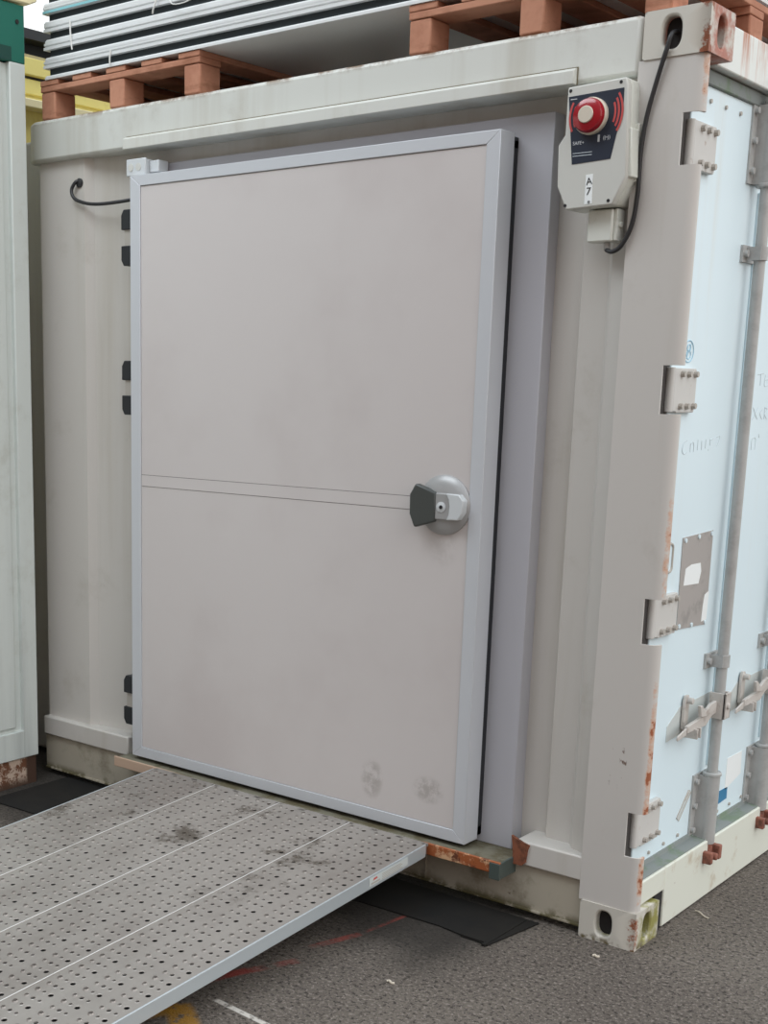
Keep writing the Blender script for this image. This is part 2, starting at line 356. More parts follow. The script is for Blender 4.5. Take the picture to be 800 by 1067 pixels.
def loc_of(o):
    v = Vector((0, 0, 0))
    while o: v = v + o.location; o = o.parent
    return v
def obj(name, bm, mat, parent=None, bevel=0, label=None, smooth=False, seg=2, loc=None):
    bmesh.ops.recalc_face_normals(bm, faces=bm.faces[:])
    base = loc_of(parent) if parent else Vector(loc or (0, 0, 0))
    bmesh.ops.translate(bm, verts=bm.verts[:], vec=-base)
    me = bpy.data.meshes.new(name); bm.to_mesh(me); bm.free()
    me.materials.append(mat)
    o = bpy.data.objects.new(name, me); COL.objects.link(o)
    if parent: o.parent = parent
    else: o.location = base
    if bevel:
        b = o.modifiers.new('bevel', 'BEVEL'); b.width = bevel; b.segments = seg; b.limit_method = 'ANGLE'; b.angle_limit = math.radians(40)
    if smooth or bevel:
        for p in me.polygons: p.use_smooth = True
        if hasattr(me, 'set_sharp_from_angle'): me.set_sharp_from_angle(angle=math.radians(40 if not bevel else 35))
    if label: o['label'] = label
    return o
def thing(name, label, cat, loc, group=None):
    o = bpy.data.objects.new(name, None); COL.objects.link(o); o.location = loc; o.empty_display_size = 0.1
    o['label'] = label; o['category'] = cat
    if group: o['group'] = group
    return o
def tag(o, label, cat, group=None):
    o['label'] = label; o['category'] = cat
    if group: o['group'] = group
    return o
def text(name, body, size, mat, parent, origin, xdir, ydir, extr=0.0004):
    cu = bpy.data.curves.new(name, 'FONT'); cu.body = body; cu.size = size; cu.extrude = extr; cu.align_x = 'CENTER'; cu.align_y = 'CENTER'
    tmp = bpy.data.objects.new('letters', cu); COL.objects.link(tmp)
    bpy.context.view_layer.update()
    me = bpy.data.meshes.new_from_object(tmp.evaluated_get(bpy.context.evaluated_depsgraph_get()))
    COL.objects.unlink(tmp); bpy.data.objects.remove(tmp)
    me.materials.clear(); me.materials.append(mat)
    X = Vector(xdir).normalized(); Y = Vector(ydir).normalized(); Z = X.cross(Y)
    m = Matrix((X, Y, Z)).transposed().to_4x4(); m.translation = Vector(origin) - (loc_of(parent) if parent else Vector())
    me.transform(m); o = bpy.data.objects.new(name, me); COL.objects.link(o); o.parent = parent; return o
def copies(name, bm, mat, parent, offsets, smooth=True):
    """one small fitting, copied to each place as an object of its own"""
    first = obj(name, bm, mat, parent, smooth=smooth); first.location = offsets[0]
    for of in offsets[1:]:
        c = first.copy(); c.location = of; COL.objects.link(c)

# ------------------------------------------------------------------ ground
g = newbm(); box(g, -30, 30, -30, 30, -0.2, 0.0)
fl = obj('floor', g, asphalt); fl['kind'] = 'structure'; fl['label'] = 'dark worn asphalt yard with faded paint marks'

# drain channel with its dark cover, running along the container's foot
g = newbm(); prism(g, [(-2.50, -0.40), (-1.1, -0.34), (-0.82, -0.245), (-0.52, -0.235), (-0.335, -0.262), (-0.30, -0.01), (-2.50, 0.02)], 'z', 0.001, 0.005)
box(g, -0.43, -0.35, -0.255, -0.245, 0.0, 0.009)
box(g, -0.35, -0.338, -0.27, -0.02, 0.0, 0.008)
tag(obj('drain_cover', g, drainm, loc=(0, 0, 0.001)), 'flat black steel drain cover in the asphalt at the foot of the container', 'drain cover')

# ------------------------------------------------------------------ container
CT = thing('reefer_container', 'white refrigerated container, rust on its corners, with a wide insulated door in its side', 'container', (0, 0, 0))
LX, HT, DY = -2.64, 2.591, 2.43
# side wall with shallow folds
prof = [(-2.645, 0.05), (-2.625, 0.03), (-2.375, 0.03), (-2.345, 0.055), (-2.12, 0.09), (-0.60, 0.12), (-0.365, 0.12), (-0.345, 0.085), (-0.262, 0.080), (-0.240, 0.05), (-0.182, 0.022), (-0.182, 0.16), (-2.645, 0.16)]
g = newbm(); prism(g, prof, 'z', 0.20, 2.45); obj('side_wall', g, wallpaint, CT)
g = newbm(); box(g, -3.1, -2.646, 0.20, 0.30, 0.02, HT - .02); obj('corner_post', g, wallpaint, CT, 0.012)
g = newbm(); box(g, LX, LX + 0.08, 0.1, DY, 0.02, HT - .01); obj('far_side_wall', g, wallpaint, CT)
g = newbm(); box(g, LX + .085, -0.165, 0.145, DY, HT - 0.06, HT - 0.012); obj('roof', g, wallpaint, CT)
g = newbm(); prism(g, [(LX - 0.04, 0.03), (LX + 0.02, 0.0), (-0.178, 0.0), (-0.178, 0.14), (LX - 0.04, 0.3)], 'z', 2.44, HT - 0.002); obj('top_rail', g, railpaint, CT, 0.012)
for xa, xb in ((LX + .01, -2.125), (-0.404, -0.176)):
    g = newbm(); box(g, xa, xb, 0.0, 0.13, 0.172, 0.250); obj('lower_band', g, wallpaint, CT, 0.006)
g = newbm(); box(g, LX + .01, -0.176, 0.014, 0.13, 0.026, 0.171)
box(g, LX + .01, -0.176, 0.008, 0.02, 0.024, 0.030); box(g, -0.735, -0.730, 0.008, 0.02, 0.03, 0.135); obj('bottom_rail', g, lowrailpaint, CT)
g = newbm(); prism(g, [(-0.375, 0.172), (-0.405, 0.172), (-0.41, 0.235), (-0.415, 0.262), (-0.385, 0.250), (-0.352, 0.243), (-0.358, 0.225), (-0.362, 0.185)], 'y', -0.006, 0.004)
obj('patch_plate', g, drusty, CT, label='rust-brown patch at the right end of the threshold')
# drip flashing above the door
g = newbm(); prism(g, [(-0.022, 2.437), (0.0, 2.437), (0.0, 2.480), (-0.006, 2.480), (-0.022, 2.472)], 'x', -2.115, -0.356)
obj('drip_flashing', g, railpaint, CT, 0.002)
g = newbm(); box(g, -2.115, -0.356, -0.003, 0.001, 2.4802, 2.4830); box(g, -0.3565, -0.3535, -0.003, 0.001, 2.437, 2.483); obj('sealant_line', g, Mat('dirty_sealant', rgb(120, 112, 92), 0.8).m, CT)
# corner posts of the door end
notches = [(0.286, 0.420), (0.920, 1.050), (1.560, 1.690), (2.202, 2.332)]
pts_full = [(-0.180, 0.0), (-0.026, 0.0), (-0.016, 0.0015), (-0.008, 0.005), (-0.002, 0.010), (0.002, 0.017), (0.003, 0.026), (0.0, 0.034), (-0.006, 0.034), (-0.010, 0.014), (-0.022, 0.005), (-0.180, 0.005)]
pts_cut = [(-0.180, 0.0), (-0.048, 0.0), (-0.048, 0.005), (-0.180, 0.005)]
g = newbm(); z = 0.118
for a, b in notches + [(2.473, 3)]:
    # full J-shaped section, then the narrow section beside a hinge notch
    prism(g, pts_full, 'z', z, a)
    if b < 3: prism(g, pts_cut, 'z', a, b)
    z = b
obj('corner_post', g, postpaint, CT, smooth=True, label='corner post with four hinge notches and a rust streaked outer edge')
g = newbm(); box(g, -0.178, -0.064, 0.0055, 0.083, 0.118, 2.473); obj('notch_shade_core', g, cavity, CT)  # dark filler box, added so the hinge notches look shaded
# corner castings
def casting(x1, y0, z0, name='corner_casting', sx=1, hole=True):
    g = newbm(); x0 = x1 - 0.178; y1 = y0 + 0.162; z1 = z0 + 0.118
    cz = (z0 + z1) / 2
    holed_face(g, (x0, x1, z0, z1), oval((x0 + x1) / 2 - 0.012, cz, 0.026, 0.040), 'y', y0, 0.03)
    holed_face(g, (y0, y1, z0, z1), oval((y0 + y1) / 2, cz, 0.027, 0.040), 'x', x1, -0.03)
    for q in (((x0, y1), (x1, y1)), ((x0, y0), (x0, y1))):
        (a, b), (c, d) = q; g.faces.new([g.verts.new(p) for p in ((a, b, z0), (c, d, z0), (c, d, z1), (a, b, z1))])
    for zz in (z0, z1): g.faces.new([g.verts.new(p) for p in ((x0, y0, zz), (x1, y0, zz), (x1, y1, zz), (x0, y1, zz))])
    bmesh.ops.remove_doubles(g, verts=g.verts[:], dist=0.0006)
    o = obj(name, g, castpaint, CT, 0.006)
    h = newbm(); box(h, x0 + 0.02, x1 - 0.032, y0 + 0.032, y1 - 0.01, z0 + 0.01, z1 - 0.01)
    obj('casting_socket', h, darkm, o)
    return o
casting(0.006, -0.004, 0.0); casting(0.008, -0.004, 2.473)
casting(0.006, 2.28, 0.0)
casting(0.006, 2.28, 2.473)
# end frame
g = newbm(); box(g, -0.16, -0.030, 0.155, 2.28, 2.470, HT - 0.004); obj('end_header', g, headpaint, CT, 0.004)
g = newbm(); box(g, -0.16, -0.006, 0.218, 2.28, 0.006, 0.201); box(g, -0.16, -0.006, 0.036, 0.218, 0.128, 0.201)
obj('end_sill', g, sillpaint, CT, 0.004)
g = newbm(); box(g, -0.16, -0.012, 0.160, 0.2175, 0.004, 0.127); obj('fork_pocket_shade', g, darkm, CT)  # dark box painted in for the shade inside the pocket opening
g = newbm(); box(g, -0.178, 0.0, 2.28, 2.43, 0.118, 2.473); obj('corner_post', g, postpaint, CT, 0.01)

def end_leaf(y0, y1, rods, name, hinge_y, label):
    d = None
    g = newbm(); box(g, -0.15, -0.060, y0, y1, 0.205, 2.430)
    # pressed moulding next to the locking rods
    for ry in rods: box(g, -0.0605, -0.053, ry + 0.045, ry + 0.062, 0.43, 2.20)
    d = obj(name, g, endpaint, CT, 0.003, label=label)
    g = newbm()
    ys = y0 - 0.05 if y0 < .5 else y0
    box(g, -0.13, -0.052, ys, y1, 2.428, 2.467); obj('gasket', g, gasket, d, 0.004, label='grey green rubber seal along the door top')
    g = newbm(); prism(g, [(-0.13, 0.2015), (-0.012, 0.2015), (-0.016, 0.205), (-0.052, 0.209), (-0.056, 0.221), (-0.13, 0.221)], 'y', ys, y1)
    bmesh.ops.translate(g, verts=g.verts[:], vec=(0, 0, 0)); obj('gasket', g, gasket, d, 0.002, label='mossy rubber seal along the door foot')
    g = newbm(); riv = []
    for i in range(9):
        yy = y0 + 0.115 + i * 0.108
        if yy < y1 - .03: riv += [(0, yy, 2.392), (0, yy, 0.240)]
    cyl(g, (-0.061, 0, 0), (-0.055, 0, 0), 0.006, 8); copies('rivet', g, bolt, d, riv)
    return d
D1 = end_leaf(0.085, 1.222, (0.562, 1.03), 'end_door', 0, 'pale blue white end door with two vertical locking rods')
D2 = end_leaf(1.232, 2.275, (1.42, 1.88), 'end_door', 0, 'second end door, mostly out of view')
# hinges of the near leaf
for a, b in notches:
    zc = (a + b) / 2
    g = newbm()
    prism(g, [(0.078, a + 0.006), (0.100, a + 0.006), (0.104, a + 0.002), (0.222, a + 0.002), (0.229, a + 0.012), (0.229, b - 0.016), (0.220, b - 0.006), (0.078, b - 0.006)], 'x', -0.0595, -0.044)
    cyl(g, (-0.0565, 0.076, a + 0.004), (-0.0565, 0.076, b - 0.004), 0.0125, 16)
    h = obj('door_hinge', g, hingepaint, D1, 0.002)
    g = newbm(); cyl(g, (-0.045, 0, 0), (-0.033, 0, 0), 0.0095, 8, 0.008)
    if abs(zc - 0.985) < 0.02:
        g3 = newbm(); cyl(g3, (-0.0465, 0.135, zc), (-0.0445, 0.135, zc), 0.017, 20); obj('hinge_hole', g3, endpaint, D1)
    g_ = g; copies('hinge_bolt', g_, bolt, D1, [(0, yy, zz) for zz in (a + 0.020, b - 0.022) for yy in (0.122, 0.166, 0.212)])
def lock_rod(ry, d, cat=True):
    rx = -0.020
    g = newbm(); cyl(g, (rx, ry, 0.16), (rx, ry, 2.50), 0.0168, 20); obj('lock_rod', g, galv, d, smooth=True)
    for z0, z1 in ((0.188, 0.425), (2.205, 2.445)):
        g = newbm(); cyl(g, (rx, ry, z0), (rx, ry, z1), 0.026, 24)
        lathe(g, (rx, ry, z1 - 0.012 if z0 < 1 else z0), (0, 0, 1), [(0.026, 0), (0.0295, 0.003), (0.0295, 0.010), (0.026, 0.013)], 24)
        box(g, -0.060, -0.054, ry - 0.060, ry + 0.055, z0 + 0.01, z1 - 0.008)
        box(g, -0.056, -0.02, ry - 0.025, ry - 0.010, z0 + 0.01, z1 - 0.012)
        for k in range(3):
            zz = z0 + 0.045 + k * (z1 - z0 - 0.075) / 2
            cyl(g, (-0.055, ry - 0.044, zz), (-0.043, ry - 0.044, zz), 0.0095, 10); cyl(g, (-0.055, ry + 0.044, zz), (-0.043, ry + 0.044, zz), 0.0095, 10)
        obj('rod_sleeve', g, galv, d, smooth=True)
    for zz in (0.790, 2.020):
        g = newbm(); lathe(g, (rx, ry, zz - 0.019), (0, 0, 1), [(0.0168, 0), (0.022, 0), (0.022, 0.038), (0.0168, 0.038)], 24)
        box(g, -0.060, -0.052, ry - 0.052, ry + 0.052, zz - 0.024, zz + 0.024); box(g, -0.055, -0.01, ry - 0.024, ry - 0.018, zz - 0.019, zz + 0.019)
        cyl(g, (-0.055, ry - 0.037, zz), (-0.041, ry - 0.037, zz), 0.010, 10); cyl(g, (-0.055, ry + 0.037, zz), (-0.041, ry + 0.037, zz), 0.010, 10)
        obj('rod_bracket', g, galv, d, smooth=True)
    g = newbm(); z0 = 0.146
    box(g, -0.028, -0.004, ry - 0.050, ry + 0.034, z0 - 0.012, z0 + 0.020); cyl(g, (rx, ry, z0 - 0.014), (rx, ry, z0 + 0.05), 0.022, 16)
    box(g, -0.012, 0.022, ry - 0.055, ry - 0.034, z0 - 0.014, z0 + 0.026); box(g, -0.012, 0.022, ry + 0.015, ry + 0.038, z0 - 0.014, z0 + 0.034)
    cyl(g, (0.004, ry - 0.01, z0 + 0.004), (0.026, ry - 0.01, z0 + 0.004), 0.012, 12)
    obj('cam_foot', g, rusty, d, 0.004, label='rust brown locking cam at the rod foot')
    # swinging handle lying against its hooked retainer
    zh_ = 0.650
    g = newbm(); prism(g, [(ry - 0.30, 0.575), (ry + 0.04, 0.600), (ry + 0.04, 0.680), (ry - 0.21, 0.672), (ry - 0.30, 0.625)], 'x', -0.061, -0.0585)
    obj('backing_plate', g, translucent, d)
    g = newbm()
    prism(g, [(ry - 0.245, 0.600), (ry - 0.10, 0.598), (ry - 0.055, 0.622), (ry + 0.022, 0.628), (ry + 0.022, 0.664), (ry - 0.06, 0.660), (ry - 0.11, 0.634), (ry - 0.245, 0.622)], 'x', -0.028, -0.016)
    prism(g, [(ry - 0.31, 0.588), (ry - 0.245, 0.594), (ry - 0.245, 0.618), (ry - 0.31, 0.602)], 'x', -0.024, -0.018)
    box(g, rx - 0.022, rx + 0.030, ry - 0.024, ry - 0.018, 0.606, 0.690); box(g, rx - 0.022, rx + 0.030, ry + 0.018, ry + 0.024, 0.606, 0.690); box(g, rx + 0.022, rx + 0.030, ry - 0.024, ry + 0.024, 0.606, 0.690)
    cyl(g, (rx + 0.028, ry, 0.648), (rx + 0.036, ry, 0.648), 0.010, 12)
    obj('handle', g, lockm, d, 0.002)
    g = newbm()
    prism(g, [(ry - 0.205, 0.600), (ry - 0.172, 0.600), (ry - 0.172, 0.690), (ry - 0.180, 0.706), (ry - 0.197, 0.706), (ry - 0.205, 0.690)], 'x', -0.056, -0.046)
    prism(g, [(ry - 0.182, 0.676), (ry - 0.170, 0.640), (ry - 0.120, 0.634), (ry - 0.055, 0.646), (ry - 0.055, 0.672), (ry - 0.100, 0.668), (ry - 0.135, 0.652), (ry - 0.166, 0.676)], 'x', -0.016, -0.006)
    cyl(g, (-0.05, ry - 0.188, 0.690), (-0.028, ry - 0.188, 0.690), 0.010, 12)
    box(g, -0.056, -0.004, ry - 0.196, ry - 0.188, 0.574, 0.606); box(g, -0.056, -0.004, ry - 0.172, ry - 0.164, 0.574, 0.606)
    obj('handle_retainer', g, lockm, d, 0.0015)
lock_rod(0.562, D1); lock_rod(1.03, D1)
# plates, marks and stickers on the near leaf
g = newbm(); prism(g, [(0.268, 0.924), (0.492, 0.912), (0.488, 1.205), (0.262, 1.199)], 'x', -0.0602, -0.0575); dpl = obj('data_plate', g, plate, D1, label='worn grey metal plate with torn white paper on it')
g = newbm(); cyl(g, (-0.058, 0, 0), (-0.054, 0, 0), 0.007, 10)
copies('rivet', g, endpaint, D1, [(0, yy, zz) for yy, zz in ((0.280, 1.190), (0.378, 1.194), (0.476, 1.196), (0.376, 0.925), (0.283, 0.932), (0.482, 0.920))])
g = newbm(); prism(g, [(0.292, 1.054), (0.405, 1.049), (0.418, 1.085), (0.408, 1.112), (0.34, 1.113), (0.298, 1.104)], 'x', -0.0578, -0.0568)
prism(g, [(0.452, 0.925), (0.492, 0.927), (0.495, 1.017), (0.462, 1.008), (0.455, 0.97)], 'x', -0.0578, -0.0568); obj('paper_remnant', g, stw, D1)
g = newbm(); prism(g, [(0.797, 0.300), (0.935, 0.330), (0.926, 0.412), (0.795, 0.412)], 'x', -0.0602, -0.059); obj('white_sticker', g, stw, D1)
g = newbm(); prism(g, [(0.750, 0.262), (0.822, 0.266), (0.820, 0.307), (0.750, 0.308)], 'x', -0.0602, -0.059); obj('blue_sticker', g, blue, D1)
g = newbm(); prism(g, [(0.398, 0.300), (0.418, 0.286), (0.500, 0.364), (0.478, 0.375)], 'x', -0.0602, -0.0592); obj('film_sticker', g, translucent, D1)
g = newbm()
for y0, y1, z0, z1 in ((.398, .478, .300, .375), (.418, .500, .286, .364), (.398, .418, .300, .286), (.455, .490, .345, .372), (.46, .475, .35, .366)): tube(g, [(-0.059, y0, z0), (-0.059, y1, z1)], 0.0014, 5)
obj('sticker_edge', g, bolt, D1)
def ring(g, cy, cz, a, b, r, n=28):
    P = [(-0.0592, cy + a * math.cos(2 * math.pi * i / n), cz + b * math.sin(2 * math.pi * i / n)) for i in range(n + 1)]
    tube(g, P, r, 6)
g = newbm(); ring(g, 0.193, 1.731, 0.033, 0.030, 0.0016); ring(g, 0.193, 1.740, 0.012, 0.010, 0.0014); ring(g, 0.193, 1.722, 0.014, 0.012, 0.0014); tube(g, [(-.0592, .180, 1.712), (-.0592, .206, 1.752)], .0012, 5)
obj('stamp_mark', g, bluep, D1, label='pale blue ringed stamp')
g = newbm()
P = [(0.165 + 0.0, 0), ]
pts = []
for i in range(33):
    t = 2 * math.pi * i / 32; pts.append((-0.0595, 0.178 + 0.019 * math.cos(t), 1.147 + 0.016 * math.sin(t) + (0.026 if math.sin(t) > 0 else -0.026)))
tube(g, pts, 0.0042, 6); obj('oval_recess', g, bolt, D1)
def scrawl(strokes, y0, z0, s, name, mat, r=0.0010):
    g = newbm()
    for st in strokes: tube(g, smooth_path([(-0.0595, y0 + s * a, z0 + s * b * 0.62) for a, b in st], 4), r, 5)
    obj(name, g, mat, D1)
SC = [[(.5, .9), (.1, .7), (0, .2), (.2, -.1), (.55, 0)],                        # C
      [(.9, .7), (.92, 0)], [(.9, .5), (1.15, .75), (1.3, .5), (1.3, 0)],            # h
      [(1.75, .9), (1.75, .1)], [(2.2, .8), (2.25, .1)], [(2.7, .9), (2.7, .2)],     # i l l
      [(3.1, .1), (3.1, .02)], [(3.2, .9), (3.25, .4)], [(3.3, .8), (3.6, .95)],
      [(3.95, 1.0), (4.4, 1.05), (4.1, .3)]]
scrawl(SC, 0.205, 1.448, 0.062, 'handwriting', pencil)
SC2 = [[(0, 1), (.9, 1.1)], [(.45, 1.05), (.5, 0)], [(1.2, 1), (1.15, 0), (1.7, 0)], [(1.3, .5), (1.7, .55)]]
scrawl(SC2, 0.745, 1.640, 0.055, 'handwriting', pencil)
SC3 = [[(0, 1), (.7, 0)], [(.7, 1), (0, 0)], [(1.4, .9), (1.05, .5), (1.4, 0)], [(1.7, 1), (1.7, 0)], [(1.7, 1), (2.1, .8), (1.7, .5), (2.1, 0)]]
scrawl(SC3, 0.730, 1.535, 0.06, 'handwriting', pencil)
SC4 = [[(0, 0), (0, .9), (.5, .95), (.5, 0)], [(.9, 1.3), (1.0, 1.0)]]
scrawl(SC4, 0.745, 1.440, 0.06, 'handwriting', pencil)

# --- insulated door frame in the side wall
FR = newbm()
prism(FR, [(-0.449, 0.188), (-0.449, 2.39), (-2.12, 2.39), (-2.12, 0.188), (-1.98, 0.188), (-1.98, 2.25), (-0.63, 2.25), (-0.63, 0.188)], 'y', 0.062, 0.122)
fo = obj('door_frame', FR, framem, CT, 0.003, label='smooth grey frame round the insulated door')
# --- threshold
g = newbm()
box(g, -2.115, -0.412, -0.080, 0.10, 0.158, 0.188); box(g, -2.115, -0.405, -0.086, -0.076, 0.155, 0.195)
obj('threshold', g, threshold, CT, 0.003, label='steel threshold, its front edge orange with rust')
g = newbm(); box(g, -0.4115, -0.404, -0.082, 0.052, 0.140, 0.192); box(g, -0.44, -0.404, -0.090, -0.08, 0.138, 0.190); obj('threshold_end', g, greensteel, CT, 0.001)

# --- insulated door
x0, x1, z0, z1, yf, yb = -2.056, -0.5595, 0.2033, 2.3404, -0.043, 0.036
g = newbm()
def mitred(g, x0, x1, z0, z1, wl, wr, wt, wb_, ya, yb_):
    o = [(x0, z0), (x1, z0), (x1, z1), (x0, z1)]; i = [(x0 + wl, z0 + wb_), (x1 - wr, z0 + wb_), (x1 - wr, z1 - wt), (x0 + wl, z1 - wt)]
    for k in range(4):
        j = (k + 1) % 4; e_ = 0.0004
        prism(g, [o[k], o[j], i[j], i[k]], 'y', ya, yb_)
mitred(g, x0, x1, z0, z1, 0.050, 0.045, 0.037, 0.040, yf, yb)
ID = obj('insulated_door', g, alu, CT, 0.0018, label='large flat pinkish white insulated door in an aluminium edge profile, closed')
g = newbm(); box(g, x0 + 0.0515, x1 - 0.0465, yf + 0.004, yb - 0.01, z0 + 0.0415, z1 - 0.0385); obj('door_panel', g, doorskin, ID)
g = newbm(); box(g, x0 + 0.04, x1 - 0.04, yf + 0.010, yb - 0.012, z0 + 0.035, z1 - 0.03); obj('panel_edge', g, black, ID)
g = newbm(); box(g, x0 + 0.052, x1 - 0.0475, yf + 0.003, yf + 0.006, 1.248, 1.288); obj('joint_strip', g, doorskin, ID)
g = newbm(); box(g, x0 + 0.052, x1 - 0.0475, yf + 0.0037, yf + 0.0048, 1.2462, 1.2480); box(g, x0 + 0.052, x1 - 0.0475, yf + 0.0037, yf + 0.0048, 1.2880, 1.2898); obj('seam', g, Mat('grey_joint_line', rgb(112, 106, 104), 0.7).m, ID)
g = newbm()
box(g, x0 + .012, x1 - .002, yb - 0.002, 0.0615, z0 + 0.012, z0 + 0.04); box(g, x0 + .012, x1 - .002, yb - 0.002, 0.0615, z1 - 0.04, z1 - 0.02)
box(g, x0 + .012, x0 + .05, yb - 0.0022, 0.0613, z0 + 0.012, z1 - 0.01); box(g, x1 - .05, x1 - .002, yb - 0.0022, 0.0613, z0 + 0.012, z1 - 0.01)
box(g, x0 + .1, x1 - .02, -0.020, 0.03, z0 - 0.012, z0 + 0.004); obj('door_seal', g, black, ID)
# door hinges seen past its left edge
for za, zb in ((2.040, 2.237), (1.503, 1.701), (0.303, 0.499)):
    g = newbm(); zm = (za + zb) / 2
    for a, b, t in ((za, zm - 0.028, 0), (zm + 0.028, zb, 1)):
        c = 0.020
        P = [(-2.152, a + (c if t == 0 else 0)), (-2.140, a), (-2.04, a), (-2.04, b), (-2.140, b), (-2.152, b - (c if t == 1 else 0))]
        prism(g, P, 'y', 0.004, 0.056)
    h = obj('hinge_cover', g, black, ID, 0.003)
    g = newbm(); box(g, -2.141, -2.04, 0.012, 0.05, zm - 0.028, zm + 0.028); cyl(g, (-2.142, 0.03, zm - 0.020), (-2.142, 0.03, zm + 0.020), 0.006, 10); obj('hinge', g, bolt, ID)
# handle
hc = (-0.690, yf + 0.004, 1.270)
g = newbm(); lathe(g, hc, (0, -1, 0), [(0.092, 0), (0.092, 0.006), (0.086, 0.013), (0.068, 0.022), (0.04, 0.028), (0, 0.030)], 48); obj('handle_rose', g, silver, ID, smooth=True)
g = newbm(); prism(g, [(-0.706, 1.226), (-0.620, 1.228), (-0.610, 1.27), (-0.620, 1.308), (-0.706, 1.308)], 'y', yf - 0.030, yf - 0.004); obj('lock_body', g, silver, ID, 0.004)
g = newbm(); prism(g, [(-0.662, 1.2275), (-0.620, 1.2295), (-0.606, 1.252), (-0.604, 1.288), (-0.620, 1.3070), (-0.666, 1.3080), (-0.656, 1.29), (-0.652, 1.27), (-0.654, 1.245)], 'y', yf - 0.034, yf - 0.004); obj('lock_face', g, lightg, ID, 0.003)
g = newbm(); lathe(g, (-0.683, yf - 0.030, 1.266), (0, -1, 0), [(0.016, 0), (0.016, 0.002), (0.010, 0.003), (0.008, 0.004), (0, 0.004)], 24); obj('lock_cylinder', g, lightg, ID, smooth=True)
g = newbm(); cyl(g, (-0.681, yf - 0.032, 1.266), (-0.681, yf - 0.0355, 1.266), 0.006, 12); obj('keyhole', g, blackt, ID)
g = newbm()
A = ((-0.766, yf - 0.050, 1.334), (-0.702, yf - 0.032, 1.308), (-0.702, yf - 0.032, 1.220), (-0.766, yf - 0.050, 1.199), (-0.783, yf - 0.053, 1.240), (-0.784, yf - 0.053, 1.300))
F_ = [g.verts.new(p) for p in A]; B_ = [g.verts.new((p[0], p[1] + (0.024 if p[0] < -0.75 else 0.028), p[2])) for p in A]
g.faces.new(F_); g.faces.new(B_[::-1])
for i in range(6): g.faces.new((F_[i], F_[(i + 1) % 6], B_[(i + 1) % 6], B_[i]))

obj('handle', g, lever, ID, 0.005, label='dark grey paddle lever of the handle')

